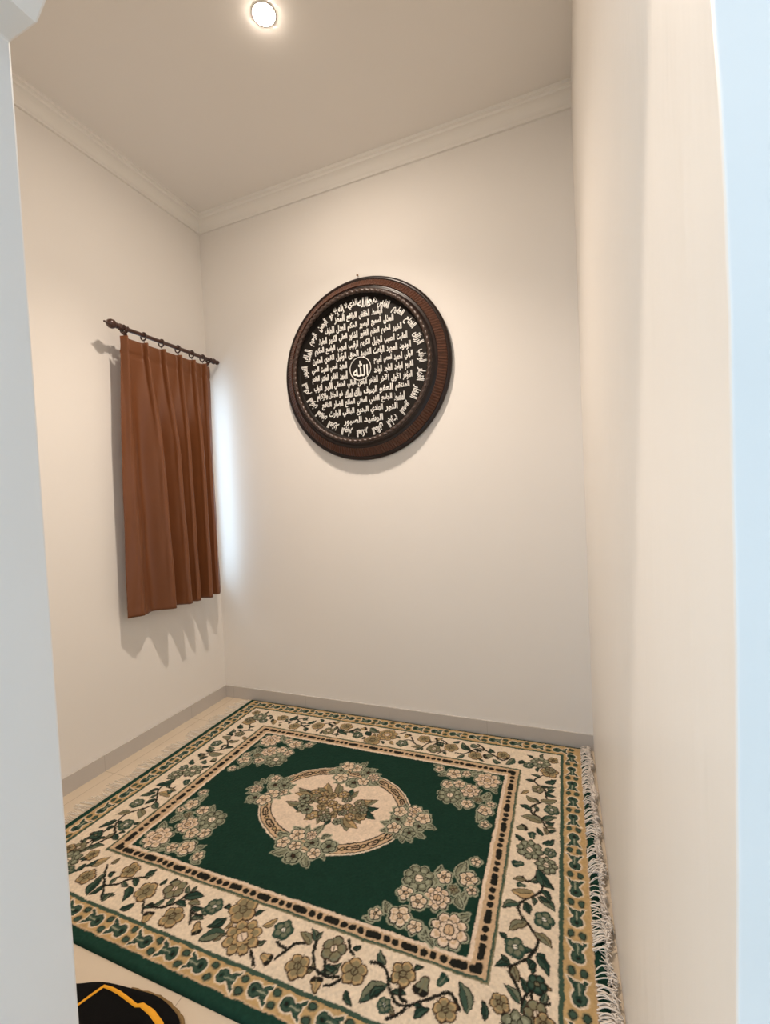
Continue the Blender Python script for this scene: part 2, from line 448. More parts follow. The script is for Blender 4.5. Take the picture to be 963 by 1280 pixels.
# keys along the width: (top y, top x, hem y, hem x)
K = [(-.696,.100,-.728,.067)]
ply = [-.679,-.562,-.450,-.338,-.236,-.150]
hmy = [(-.664,.103),(-.503,.148),(-.395,.151),(-.322,.142),(-.236,.152),(-.145,.122)]
trh = [(-.577,.066),(-.452,.072),(-.362,.075),(-.268,.067),(-.176,.074)]
for i in range(6):
    y, (hy, hx) = ply[i], hmy[i]
    pl = K[-1]
    K += [(y-.013,.101, (pl[2]+hy*2)/3-.004, (pl[3]+2*hx)/3), (y-.005,.122,hy-.012,hx-.004), (y,.131,hy,hx), (y+.005,.122,hy+.008,hx-.004)]
    if i < 5:
        ty, (thy, thx) = (ply[i]+ply[i+1])/2, trh[i]
        K += [(y+.013,.101,(hy*2+thy)/3,(hx*2+thx)/3), (ty,.098,thy,thx)]
K += [(-.138,.102,-.125,.105), (-.088,.096,-.094,.085)]
K = np.array(K)
def catmull(P, n):
    P = np.vstack([2*P[0]-P[1], P, 2*P[-1]-P[-2]]); out = []
    for i in range(1, len(P)-2):
        for t in np.arange(n)/n:
            a, b, c, d = P[i-1], P[i], P[i+1], P[i+2]
            out.append(.5*((2*b)+(-a+c)*t+(2*a-5*b+4*c-d)*t*t+(-a+3*b-3*c+d)*t**3))
    out.append(P[-2]); return np.array(out)
KK = catmull(K, 7)
bm = bmesh.new(); NV = 110; vs = []
for j in range(NV+1):
    v = j/NV
    s = min(1, max(0, (v-.035)/.36)); wgt = s*s*(3-2*s)*.75 + s*.25
    z = CZ + (.716-CZ)*v
    row = []
    for q, (ty, tx, hy, hx) in enumerate(KK):
        le = max(0, 1-q/30)
        y = ty + (hy-ty)*(.6*v+.4*wgt); x = tx + (hx-tx)*(wgt*(1-le) + v*le)
        d = CZ - z
        if d < .075: x += .002*math.sin(d/.075*PI)
        if abs(d-.078) < .010: x -= .0045*(1-abs(d-.078)/.010)        # stitched heading line
        e = z - .716
        if abs(e-.055) < .008: x -= .0015
        x += .0015*math.sin(v*21 + q*.5)*wgt
        row.append(bm.verts.new((x-RX, y+.39, z-CZ)))
    vs.append(row)
for a, b in zip(vs, vs[1:]):
    for k in range(len(a)-1): bm.faces.new((a[k], a[k+1], b[k+1], b[k]))
fab = link('fabric', bm, M_cur, curtain, smooth=True)
so = fab.modifiers.new('thick', 'SOLIDIFY'); so.thickness = .003
for i, y in enumerate(ply):
    bm = bmesh.new(); torus(bm, (0, y+.39, RZ-.006-CZ), .0195, .0038, 'y', 28, 8)
    o = link('ring', bm, M_wood, curtain, smooth=True)
    bm = bmesh.new()
    torus(bm, (.0, y+.39, RZ-.0285-CZ), .0045, .0014, 'y', 14, 6)
    tube(bm, [(0, y+.39, RZ-.032-CZ), (.004, y+.39, RZ-.040-CZ), (.012, y+.39, RZ-.052-CZ), (.013, y+.39, RZ-.060-CZ)], .0016, 6)
    link('hook', bm, mat('dark_steel_hook', (.12, .11, .10), .35, .9) if i == 0 else bpy.data.materials['dark_steel_hook'], o, smooth=True)

# rug sprigs: (band, kind, place, radius, colouring), metres on the floor
FEAT = [
('f','F',[0.555,-1.32],0.033,'g'),
('f','L',[[0.611,-1.307],[0.631,-1.373]],0,'d'),
('f','L',[[0.492,-1.244],[0.469,-1.283]],0,'d'),
('f','L',[[0.497,-1.28],[0.49,-1.323]],0,'d'),
('f','L',[[0.509,-1.283],[0.554,-1.227]],0,'g'),
('f','L',[[0.584,-1.255],[0.592,-1.221]],0,'y'),
('f','S',[[0.574,-1.261],[0.621,-1.304],[0.659,-1.334],[0.689,-1.364]],0,'k'),
('f','S',[[0.65,-1.325],[0.688,-1.306],[0.706,-1.282],[0.733,-1.263],[0.765,-1.256]],0,'k'),
('f','L',[[0.75,-1.255],[0.771,-1.219]],0,'d'),
('f','B',[0.628,-1.283],0.014,'d'),
('f','F',[0.68,-1.252],0.035,'g'),
('f','B',[0.662,-1.229],0.009,'d'),
('f','L',[[0.7,-1.372],[0.706,-1.33]],0,'n'),
('f','L',[[0.733,-1.297],[0.765,-1.35]],0,'d'),
('f','L',[[0.781,-1.372],[0.81,-1.337]],0,'d'),
('f','F',[0.806,-1.296],0.038,'g'),
('f','F',[0.89,-1.259],0.038,'y'),
('f','L',[[0.83,-1.265],[0.83,-1.234]],0,'d'),
('f','L',[[0.854,-1.25],[0.866,-1.219]],0,'d'),
('f','S',[[0.826,-1.324],[0.863,-1.354]],0,'k'),
('f','S',[[0.858,-1.329],[0.899,-1.326],[0.927,-1.306],[0.94,-1.277],[0.953,-1.246]],0,'k'),
('f','L',[[0.958,-1.251],[0.955,-1.222]],0,'n'),
('f','L',[[0.945,-1.275],[1.005,-1.249]],0,'d'),
('f','L',[[0.969,-1.281],[1.014,-1.276]],0,'y'),
('f','S',[[0.987,-1.28],[1.01,-1.309],[1.032,-1.337]],0,'k'),
('f','S',[[1.011,-1.304],[1.036,-1.305],[1.058,-1.298]],0,'k'),
('f','F',[1.05,-1.283],0.019,'n'),
('f','B',[0.887,-1.359],0.021,'g'),
('f','F',[0.963,-1.336],0.038,'g'),
('f','F',[1.156,-1.245],0.047,'g'),
('f','L',[[1.129,-1.283],[1.088,-1.325]],0,'d'),
('f','L',[[1.154,-1.285],[1.143,-1.316]],0,'g'),
('f','B',[1.066,-1.342],0.021,'g'),
('f','L',[[1.096,-1.365],[1.166,-1.325]],0,'n'),
('f','F',[1.212,-1.317],0.057,'G'),
('f','B',[1.104,-1.251],0.013,'d'),
('f','F',[1.062,-1.266],0.03,'n'),
('f','L',[[1.203,-1.252],[1.223,-1.223]],0,'d'),
('f','L',[[1.249,-1.27],[1.276,-1.233]],0,'g'),
('f','L',[[1.26,-1.318],[1.288,-1.303]],0,'n'),
('f','F',[1.313,-1.261],0.032,'n'),
('f','L',[[1.1,-1.321],[1.124,-1.285]],0,'d'),
('f','L',[[1.142,-1.353],[1.152,-1.324]],0,'y'),
('f','B',[1.316,-1.344],0.021,'g'),
('f','S',[[1.34,-1.336],[1.354,-1.31],[1.366,-1.286],[1.381,-1.276],[1.408,-1.267]],0,'k'),
('f','S',[[1.315,-1.296],[1.333,-1.302],[1.355,-1.302]],0,'k'),
('f','L',[[1.411,-1.271],[1.361,-1.247]],0,'y'),
('f','L',[[1.419,-1.258],[1.39,-1.227]],0,'n'),
('f','L',[[1.424,-1.256],[1.427,-1.224]],0,'n'),
('f','S',[[1.419,-1.253],[1.427,-1.28],[1.436,-1.3],[1.459,-1.322],[1.488,-1.331],[1.526,-1.321]],0,'k'),
('f','F',[1.408,-1.335],0.036,'g'),
('f','S',[[1.431,-1.329],[1.459,-1.322]],0,'k'),
('f','F',[1.48,-1.261],0.038,'y'),
('f','S',[[1.471,-1.297],[1.486,-1.323]],0,'k'),
('f','B',[1.478,-1.354],0.02,'g'),
('f','S',[[1.499,-1.351],[1.518,-1.342],[1.533,-1.324]],0,'k'),
('f','F',[1.558,-1.296],0.038,'g'),
('f','L',[[1.557,-1.344],[1.59,-1.372]],0,'d'),
('f','L',[[1.611,-1.326],[1.6,-1.361]],0,'n'),
('f','S',[[1.507,-1.223],[1.521,-1.247],[1.538,-1.256]],0,'k'),
('f','L',[[1.528,-1.245],[1.545,-1.227]],0,'d'),
('f','S',[[1.261,-1.342],[1.28,-1.359],[1.296,-1.372]],0,'k'),
('f','L',[[1.631,-1.255],[1.6,-1.22]],0,'n'),
('f','F',[1.682,-1.26],0.035,'g'),
('f','L',[[1.702,-1.244],[1.73,-1.225]],0,'d'),
('f','B',[1.738,-1.273],0.026,'y'),
('f','L',[[1.652,-1.295],[1.602,-1.36]],0,'n'),
('f','L',[[1.647,-1.305],[1.62,-1.339]],0,'d'),
('f','S',[[1.589,-1.257],[1.618,-1.258],[1.639,-1.27],[1.657,-1.298],[1.678,-1.322],[1.696,-1.329],[1.716,-1.326],[1.74,-1.308],[1.765,-1.292],[1.786,-1.273],[1.804,-1.262],[1.823,-1.271],[1.836,-1.293]],0,'k'),
('f','S',[[1.686,-1.296],[1.694,-1.313],[1.713,-1.318]],0,'k'),
('f','S',[[1.716,-1.326],[1.702,-1.348],[1.676,-1.368]],0,'k'),
('f','B',[1.783,-1.237],0.019,'n'),
('f','F',[1.806,-1.304],0.032,'g'),
('f','L',[[1.856,-1.293],[1.824,-1.227]],0,'n'),
('f','L',[[1.895,-1.287],[1.885,-1.25]],0,'d'),
('f','F',[1.662,-1.343],0.02,'n'),
('f','L',[[1.739,-1.345],[1.771,-1.312]],0,'d'),
('r','F',[2.015,-0.258],0.04,'g'),
('r','L',[[2.026,-0.346],[2.025,-0.302]],0,'d'),
('r','L',[[1.998,-0.339],[2.044,-0.3]],0,'d'),
('r','S',[[1.992,-0.283],[1.956,-0.336],[2.0,-0.386],[2.008,-0.436]],0,'k'),
('r','L',[[1.956,-0.344],[1.918,-0.339]],0,'d'),
('r','F',[1.973,-0.39],0.028,'y'),
('r','L',[[1.937,-0.406],[1.907,-0.438]],0,'g'),
('r','L',[[2.009,-0.383],[2.045,-0.356]],0,'n'),
('r','L',[[2.01,-0.405],[2.041,-0.38]],0,'d'),
('r','L',[[1.977,-0.474],[1.93,-0.442]],0,'y'),
('r','L',[[1.985,-0.458],[2.05,-0.437]],0,'y'),
('r','S',[[2.009,-0.45],[1.969,-0.488],[1.953,-0.514],[1.959,-0.542],[1.977,-0.556]],0,'k'),
('r','L',[[1.954,-0.527],[1.908,-0.507]],0,'d'),
('r','F',[2.03,-0.503],0.031,'n'),
('r','L',[[2.001,-0.587],[1.918,-0.572]],0,'y'),
('r','L',[[2.0,-0.574],[2.051,-0.539]],0,'n'),
('r','L',[[2.007,-0.585],[2.043,-0.567]],0,'d'),
('r','S',[[1.975,-0.517],[1.967,-0.54],[1.981,-0.555]],0,'k'),
('r','S',[[1.981,-0.555],[2.003,-0.586],[2.02,-0.623]],0,'k'),
('r','B',[1.931,-0.631],0.021,'y'),
('r','L',[[2.005,-0.651],[1.98,-0.612]],0,'d'),
('r','L',[[2.015,-0.642],[2.0,-0.606]],0,'y'),
('r','L',[[2.021,-0.629],[2.05,-0.613]],0,'d'),
('r','B',[1.966,-0.658],0.019,'n'),
('r','L',[[2.003,-0.692],[2.041,-0.657]],0,'d'),
('r','L',[[1.944,-0.694],[1.908,-0.671]],0,'d'),
('r','F',[1.963,-0.732],0.047,'Y'),
('r','F',[2.029,-0.724],0.023,'n'),
('r','F',[2.02,-0.783],0.038,'Y'),
('r','B',[1.927,-0.806],0.021,'n'),
('r','L',[[1.993,-0.809],[2.044,-0.871]],0,'d'),
('r','S',[[1.949,-0.852],[1.957,-0.865],[1.978,-0.86],[1.991,-0.838]],0,'k'),
('r','L',[[1.961,-0.862],[1.919,-0.874]],0,'y'),
('r','B',[1.945,-0.887],0.015,'n'),
('r','L',[[1.988,-0.901],[1.915,-0.916]],0,'g'),
('r','L',[[2.013,-0.845],[2.046,-0.872]],0,'d'),
('r','S',[[2.007,-0.834],[2.01,-0.872],[1.998,-0.901],[1.97,-0.928],[1.948,-0.956],[1.951,-0.984],[1.981,-1.019],[2.0,-1.038],[2.006,-1.061],[1.991,-1.103],[1.967,-1.127],[1.94,-1.152],[1.948,-1.171],[1.963,-1.195],[1.975,-1.218],[1.981,-1.238]],0,'k'),
('r','L',[[1.948,-0.956],[1.9,-0.984]],0,'n'),
('r','L',[[1.998,-0.912],[2.049,-0.95]],0,'n'),
('r','L',[[2.003,-0.905],[2.037,-0.923]],0,'d'),
('r','L',[[1.964,-0.942],[1.983,-0.981]],0,'d'),
('r','F',[2.02,-0.986],0.031,'n'),
('r','L',[[1.974,-1.011],[1.925,-1.051]],0,'y'),
('r','L',[[1.996,-1.035],[2.044,-1.066]],0,'y'),
('r','L',[[1.926,-1.079],[1.899,-1.063]],0,'d'),
('r','F',[1.949,-1.095],0.032,'n'),
('r','L',[[1.943,-1.14],[1.903,-1.163]],0,'d'),
('r','L',[[1.938,-1.135],[1.92,-1.128]],0,'d'),
('r','L',[[2.003,-1.09],[2.033,-1.118]],0,'d'),
('r','L',[[2.003,-1.099],[2.038,-1.144]],0,'d'),
('r','L',[[2.0,-1.114],[1.985,-1.141]],0,'d'),
('r','F',[2.009,-1.172],0.027,'d'),
('r','B',[2.033,-1.172],0.011,'g'),
('r','F',[1.927,-1.246],0.026,'g'),
('r','L',[[1.972,-1.23],[1.929,-1.198]],0,'n'),
('r','S',[[1.979,-1.217],[1.996,-1.191],[2.004,-1.219],[2.04,-1.208]],0,'k'),
('r','F',[2.011,-1.239],0.031,'y'),
('r','L',[[1.898,-1.292],[1.886,-1.253]],0,'d'),
('c','L',[[1.714,-1.153],[1.673,-1.121]],0,'y'),
('c','L',[[1.678,-0.995],[1.69,-0.894]],0,'y'),
('c','L',[[1.771,-0.94],[1.767,-0.849]],0,'y'),
('c','L',[[1.78,-1.025],[1.795,-0.966]],0,'y'),
('c','L',[[1.789,-1.027],[1.766,-0.982]],0,'y'),
('c','L',[[1.581,-1.113],[1.558,-1.079]],0,'y'),
('c','L',[[1.78,-1.065],[1.813,-1.034]],0,'y'),
('c','L',[[1.688,-1.125],[1.72,-1.142]],0,'y'),
('c','L',[[1.56,-1.13],[1.519,-1.149]],0,'y'),
('c','L',[[1.712,-1.145],[1.736,-1.168]],0,'y'),
('c','F',[1.711,-0.934],0.027,'p'),
('c','F',[1.634,-0.965],0.052,'Y'),
('c','F',[1.749,-0.971],0.019,'y'),
('c','F',[1.61,-1.031],0.028,'p'),
('c','F',[1.786,-0.918],0.033,'p'),
('c','F',[1.796,-0.841],0.02,'p'),
('c','F',[1.803,-0.958],0.017,'p'),
('c','F',[1.708,-1.016],0.044,'P'),
('c','F',[1.656,-1.046],0.029,'p'),
('c','F',[1.619,-1.11],0.037,'p'),
('c','F',[1.548,-1.126],0.022,'p'),
('c','F',[1.671,-1.127],0.024,'p'),
('c','F',[1.767,-1.106],0.056,'P'),
]

# ------------------------------------------------------------------ the rug: pattern woven knot by knot into a fine grid
OX0, OX1, OY0, OY1 = .215, 2.185, -1.487, -.012
RCX, RCY = 1.200, -.742
ST = .0023
nx = int((OX1-OX0)/ST)+1; ny = int((OY1-OY0)/ST)+1
GX, GY = np.meshgrid(np.linspace(OX0, OX1, nx), np.linspace(OY0, OY1, ny))
# knots are not perfectly even, so every edge comes out slightly ragged
def blur(a, k):
    for ax in (0, 1):
        s = sum(np.roll(a, i, ax) for i in range(-k, k+1)); a = s/(2*k+1)
    return a
JX_ = blur(RNG.normal(0, 1, GX.shape), 1)*.0022 + blur(RNG.normal(0, 1, GX.shape), 6)*.012
JY_ = blur(RNG.normal(0, 1, GX.shape), 1)*.0022 + blur(RNG.normal(0, 1, GX.shape), 6)*.012
X = GX + JX_; Y = GY + JY_
C_ = {'cream': (.70,.58,.44), 'gold': (.43,.295,.145), 'ochre': (.47,.315,.145), 'olive': (.20,.175,.10), 'sage': (.175,.18,.118), 'green': (.013,.038,.027), 'mid': (.043,.078,.054),
      'pale': (.30,.31,.215), 'field': (.0065,.031,.0195), 'edge': (.009,.041,.027), 'dark': (.012,.012,.009), 'brown': (.045,.024,.014), 'pink': (.68,.54,.41), 'white': (.75,.68,.58), 'tan': (.52,.365,.225)}
for k_ in C_: C_[k_] = np.array(C_[k_])
RC = np.zeros((ny, nx, 3)); RC[:] = C_['edge']
RZm = np.zeros((ny, nx))           # pile height offsets
def win_(x0, x1, y0, y1, pad=.012):
    i0 = max(0, int((x0-pad-OX0)/ST)); i1 = min(nx, int((x1+pad-OX0)/ST)+2)
    j0 = max(0, int((y0-pad-OY0)/ST)); j1 = min(ny, int((y1+pad-OY0)/ST)+2)
    return slice(j0, max(j0, j1)), slice(i0, max(i0, i1))
def paint(sl, d, col, soft=.0012, op=1, dz=0):
    """d: signed distance (negative inside)"""
    if d.size == 0: return
    a = np.clip(.5 - d/(2*soft), 0, 1)*op
    RC[sl] = RC[sl]*(1-a[..., None]) + C_[col]*a[..., None]
    if dz: RZm[sl] = RZm[sl]*(1-a) + dz*a
def rect(x0, x1, y0, y1, col, dz=0):
    sl = win_(x0, x1, y0, y1); x, y = X[sl], Y[sl]
    paint(sl, np.maximum(np.maximum(x0-x, x-x1), np.maximum(y0-y, y-y1)), col, dz=dz)
def seg_d(x, y, a, b):
    ax, ay = a; bx, by = b; dx, dy = bx-ax, by-ay; L2 = dx*dx+dy*dy+1e-12
    t = np.clip(((x-ax)*dx+(y-ay)*dy)/L2, 0, 1)
    return np.hypot(x-ax-t*dx, y-ay-t*dy), t
def pill(a, b, r, col, rim=None, dz=0):
    sl = win_(min(a[0], b[0])-r, max(a[0], b[0])+r, min(a[1], b[1])-r, max(a[1], b[1])+r)
    d, t = seg_d(X[sl], Y[sl], a, b)
    if rim: paint(sl, d-r-.0035, rim)
    paint(sl, d-r, col, dz=dz)
def smooth_poly(p, n=6):
    p = np.array(p, float)
    return catmull(p, n) if len(p) > 2 else p
def stem(pts, w=.0036, col='dark'):
    q = smooth_poly(pts)
    for a, b in zip(q, q[1:]):
        sl = win_(min(a[0], b[0])-w, max(a[0], b[0])+w, min(a[1], b[1])-w, max(a[1], b[1])+w)
        d, _ = seg_d(X[sl], Y[sl], a, b)
        paint(sl, d - w + .0012*np.sin(X[sl]*900+Y[sl]*700), col)
LEAF = {'d': ('dark', 'green', 'mid'), 'n': ('dark', 'mid', 'sage'), 'y': ('brown', 'olive', 'sage'), 'g': ('brown', 'gold', 'olive'), 'k': ('dark', 'dark', 'dark'), 'w': ('dark', 'sage', 'pale')}
def leaf(a, b, st='d', halo=None, fat=.25):
    a = np.array(a, float); b = np.array(b, float); L = np.hypot(*(b-a)) + 1e-9
    if L < .028: b = a + (b-a)/L*.028; L = .028
    hw = max(.0085, min(fat*L, .020))
    sl = win_(min(a[0], b[0])-hw, max(a[0], b[0])+hw, min(a[1], b[1])-hw, max(a[1], b[1])+hw)
    x, y = X[sl]-a[0], Y[sl]-a[1]
    u = (b-a)/L; t = (x*u[0]+y*u[1])/L; s = -x*u[1]+y*u[0]
    s = s - .12*L*np.sin(np.clip(t, 0, 1)*PI)*(1 if (a[0]*977 + b[1]*613) % 1 > .5 else -1)
    env = hw*np.sin(np.clip(t, 0, 1)**.8*PI)**.85
    d = np.where((t < 0) | (t > 1), np.hypot(np.minimum(t, 0)*L + np.maximum(t-1, 0)*L, s), np.abs(s)-env)
    o, f1, f2 = LEAF[st]
    if halo: paint(sl, d-.005, halo, .002)
    paint(sl, d, o, dz=-.0008)
    paint(sl, d+.0034, f1)
    paint(sl, np.maximum(d+.004, s), f2, .001, .8)
    paint(sl, np.maximum(np.abs(s)-.0013, np.abs(t-.45)*L-.3*L), 'brown' if st in 'gy' else 'dark', .001, .8)
FLOW = {'g': ('brown', 'gold', 'olive', 'brown'), 'y': ('brown', 'sage', 'olive', 'cream'), 'n': ('green', 'mid', 'sage', 'white'), 'd': ('dark', 'green', 'mid', 'olive'),
        'G': ('brown', 'gold', 'olive', 'pink'), 'Y': ('dark', 'sage', 'pale', 'cream'), 'p': ('dark', 'cream', 'tan', 'brown'), 'P': ('dark', 'pink', 'tan', 'dark'), 'w': ('dark', 'pale', 'sage', 'brown'), 'o': ('brown', 'olive', 'gold', 'cream')}
def flower(c, r, st='g', halo=None, rot=None, n=None):
    big = st in 'GYP'
    n = n or (8 if big else 5)
    rot = (c[0]*37.7 + c[1]*91.3) if rot is None else rot
    sl = win_(c[0]-r*1.2, c[0]+r*1.2, c[1]-r*1.2, c[1]+r*1.2)
    x, y = X[sl]-c[0], Y[sl]-c[1]
    rr = np.hypot(x, y); th = np.arctan2(y, x) + rot
    o, f1, f2, ce = FLOW[st]
    lob = np.abs(np.cos(th*n/2))
    R_ = r*(.70 + .30*lob**.6)
    d = rr - R_
    ol = min(.0042, .14*r)
    if halo: paint(sl, d-.005, halo, .0018)
    paint(sl, d, o, dz=-.0008)
    paint(sl, d+ol, f1, dz=.0006)
    paint(sl, d+ol+.16*r, f2, .0016, .85)
    if st in 'pP': paint(sl, d+ol+.34*r, f1, .0016, .7)
    # lines between the petals
    ga = np.arcsin(np.clip(lob, 0, 1))*2/n
    paint(sl, np.maximum(ga*rr-.0016, np.maximum(.30*r-rr, rr-.92*r)), o, .001, .9)
    if big:
        d2 = rr - r*.56*(.72+.28*np.abs(np.cos((th+PI/n)*n/2))**.6)
        paint(sl, d2, o); paint(sl, d2+ol*.8, f1)
        paint(sl, np.maximum(d2+ol, np.abs(np.sin(th*n/2))*rr-.003), f2, .001, .7)
    # heart
    paint(sl, rr-.30*r, o); paint(sl, rr-.30*r+.0032, ce if st not in 'pPg' else f2)
    paint(sl, np.abs(x*math.cos(rot)+y*math.sin(rot))-.0015 + np.maximum(0, rr-.2*r), o, .001, .9)
def bud(c, r, st='g'):
    sl = win_(c[0]-r*1.3, c[0]+r*1.3, c[1]-r*1.3, c[1]+r*1.3)
    x, y = X[sl]-c[0], Y[sl]-c[1]; rot = c[0]*53+c[1]*17
    u = x*math.cos(rot)+y*math.sin(rot); v = -x*math.sin(rot)+y*math.cos(rot)
    d = np.hypot(u*.85, v*1.15) - r*(.85+.15*np.cos(3*np.arctan2(v, u)))
    o, f1, f2, ce = FLOW[st]
    paint(sl, d, o); paint(sl, d+.004, f1)
    paint(sl, np.maximum(d+.002, u+.15*r), 'dark' if st != 'n' else 'green')
    paint(sl, np.maximum(d+.006, np.abs(v)-.002), f2, .001, .8)

# ---- borders: outer green edge, ochre tulip band, green line, floral band, beaded frame, field
FX0, FX1, FY0, FY1 = .510, 1.888, -1.203, -.281
rect(OX0+.032, OX1-.036, OY0+.032, OY1-.016, 'tan')
rect(OX0+.036, OX1-.040, OY0+.036, OY1-.019, 'ochre')
rect(OX0+.097, OX1-.112, OY0+.096, OY1-.086, 'mid', -.0012)
rect(OX0+.109, OX1-.125, OY0+.108, OY1-.096, 'cream')
BX0, BX1, BY0, BY1 = OX0+.109, OX1-.125, OY0+.108, OY1-.096
def tulip(c, d):
    d = np.array(d, float); n = np.array([-d[1], d[0]]); c = np.array(c)
    P = lambda a, b: tuple(c + d*a + n*b)
    sl = win_(c[0]-.045, c[0]+.045, c[1]-.045, c[1]+.045)
    x, y = X[sl]-c[0], Y[sl]-c[1]; u = x*d[0]+y*d[1]; v = np.abs(x*n[0]+y*n[1])
    core = np.hypot((u+.012)/1.05, v*.92)-.0175
    neck = np.maximum(np.abs(u-.010)-.018, v-.0105)
    wing = np.maximum(np.abs(u-.022)-.012, np.abs(v-.0085-(u-.012)*.55)-.0050)
    dd = np.minimum(np.minimum(core, neck), wing)
    paint(sl, dd-.0040, 'cream', .002); paint(sl, dd, 'green'); paint(sl, dd+.0035, 'mid')
    paint(sl, np.hypot(u+.014, v)-.0085, 'green', .002)
    paint(sl, np.maximum(v-.0022, np.abs(u-.010)-.015), 'pale', .001, .9)
    paint(sl, np.hypot(u+.016, v)-.0045, 'dark')
def dots(c, d):
    d = np.array(d, float); n = np.array([-d[1], d[0]]); c = np.array(c)
    for s in (-.0155, .0155):
        q = c + n*s
        sl = win_(q[0]-.02, q[0]+.02, q[1]-.02, q[1]+.02)
        x, y = X[sl]-q[0], Y[sl]-q[1]; u = x*d[0]+y*d[1]; v = x*n[0]+y*n[1]
        dd = np.hypot(u, v*1.25)-.0115
        paint(sl, dd-.003, 'olive', .0015); paint(sl, dd, 'dark'); paint(sl, dd+.003, 'mid')
ycf, ycb = OY0+.066, OY1-.052
xcl, xcr = OX0+.066, OX1-.078
nF = 18; p = (xcr-xcl)/nF
for i in range(nF+1):
    x = xcl + i*p
    dots((x, ycf), (1, 0)); dots((x, ycb), (1, 0))
    if i < nF:
        s = 1 if i < nF/2 else -1
        tulip((x+p/2, ycf), (-s, 0)); tulip((x+p/2, ycb), (-s, 0))
nS = 13; p = (ycb-ycf)/nS
for i in range(nS+1):
    y = ycf + i*p
    if 0 < i < nS: dots((xcl, y), (0, 1)); dots((xcr, y), (0, 1))
    if i < nS:
        s = 1 if i < nS/2 else -1
        tulip((xcr, y+p/2), (0, s)); tulip((xcl, y+p/2), (0, s))

# ---- floral band: sprigs as they lie in the front and right bands, turned over for the other two
FBAND = [f for f in FEAT if f[0] == 'f']; RBAND = [f for f in FEAT if f[0] == 'r']
def draw(f, tr):
    t, k, a, r, st = f
    if k == 'F': flower(tr(a), max(r, .020), st)
    elif k == 'B': bud(tr(a), max(r, .010), st)
    elif k == 'L': leaf(tr(a[0]), tr(a[1]), st)
    else:
        stem([tr(q) for q in a], .0040)
        rs = random.Random(int(a[0][0]*1e4))
        for p0, p1 in zip(a, a[1:]):
            p0 = np.array(p0); p1 = np.array(p1); L = np.hypot(*(p1-p0))
            if L < .03: continue
            u_ = (p1-p0)/L; n_ = np.array([-u_[1], u_[0]])*rs.choice((-1, 1))
            m_ = p0 + (p1-p0)*rs.uniform(.35, .65)
            leaf(tr(m_), tr(m_ + n_*rs.uniform(.030, .042) + u_*.018), rs.choice('ddyn'))
def pxy(f):
    a = f[2] if f[1] in 'FB' else f[2][0]
    return a
order = {'S': 0, 'L': 1, 'B': 2, 'F': 3}
todo = []
fy = lambda y: 2*((BY0+FY0)/2) - y
backy = lambda y: (FY1+BY1)/2 + ((BY0+FY0)/2 - y)*.95
for f in FBAND:
    if 1.80 < pxy(f)[0] or pxy(f)[0] > .66:
        todo += [(f, lambda q: (q[0], q[1])), (f, lambda q: (q[0], backy(q[1])))]
    if pxy(f)[0] <= .66: todo += [(f, lambda q: (q[0], q[1])), (f, lambda q: (q[0], backy(q[1])))]
for f in RBAND:
    if pxy(f)[1] > FY0-.05:
        todo += [(f, lambda q: (q[0], q[1])), (f, lambda q: (2*RCX-q[0]+.006, q[1]))]
    else:
        todo += [(f, lambda q: (q[0], q[1])), (f, lambda q: (2*RCX-q[0]+.006, q[1])), (f, lambda q: (q[0], backy(q[1]))), (f, lambda q: (2*RCX-q[0]+.006, backy(q[1])))]
# corner flowers the bands share
for sx in (0, 1):
    for yy in ((BY0+FY0)/2, (BY1+FY1)/2):
        cx_ = (FX1+BX1)/2 if sx else (FX0+BX0)/2
        for dx, dy, r, st in ((.0, .0, .046, 'Y'), (.055, .035, .026, 'g'), (-.05, -.035, .026, 'n'), (.045, -.045, .024, 'y')):
            s_ = 1 if sx else -1
            todo.append((('x', 'F', (cx_+dx*s_, yy+dy), r, st), lambda q: q))
        for a in range(6):
            t = a*PI/3 + .4
            todo.append((('x', 'L', ((cx_+.04*math.cos(t), yy+.04*math.sin(t)), (cx_+.078*math.cos(t), yy+.078*math.sin(t))), 0, 'dn'[a % 2]), lambda q: q))
todo.sort(key=lambda e: order[e[0][1]])
for f, tr in todo: draw(f, tr)

# ---- beaded frame and the green field
rect(FX0-.010, FX1+.010, FY0-.010, FY1+.010, 'olive', -.001)
rect(FX0-.006, FX1+.006, FY0-.006, FY1+.006, 'mid', -.001)
rect(FX0, FX1, FY0, FY1, 'tan')
ix0, ix1, iy0, iy1 = .575, 1.832, -1.163, -.338
rect(ix0-.012, ix1+.012, iy0-.010, iy1+.012, 'pink')
rect(ix0, ix1, iy0, iy1, 'field', -.001)
def beads(a, b, n):
    a = np.array(a); b = np.array(b); L = np.hypot(*(b-a)); u = (b-a)/L
    unit = [('l', .058)] + [('s', .026)]*2 + [('l', .058)] + [('s', .026)]*3
    seq = []
    while sum(k[1] for k in seq) < L*.999: seq.append(unit[len(seq) % len(unit)])
    if sum(k[1] for k in seq) - L > .02: seq = seq[:-1]
    sc = L/sum(k[1] for k in seq); t = 0
    for kind, w in seq:
        w *= sc; c = a + u*(t+w/2); hl = w/2-.0140
        if hl < .0005: hl = .0005
        pill(tuple(c-u*hl), tuple(c+u*hl), .0106 if kind == 'l' else .0103, 'dark', None, -.001)
        t += w
yf_, yb_, xl_, xr_ = (FY0+iy0-.008)/2, (FY1+iy1+.010)/2, (FX0+ix0-.010)/2, (FX1+ix1+.010)/2
beads((xl_+.024, yf_), (xr_-.024, yf_), 0); beads((xl_+.024, yb_), (xr_-.024, yb_), 0)
beads((xl_, yf_+.024), (xl_, yb_-.024), 0); beads((xr_, yf_+.024), (xr_, yb_-.024), 0)
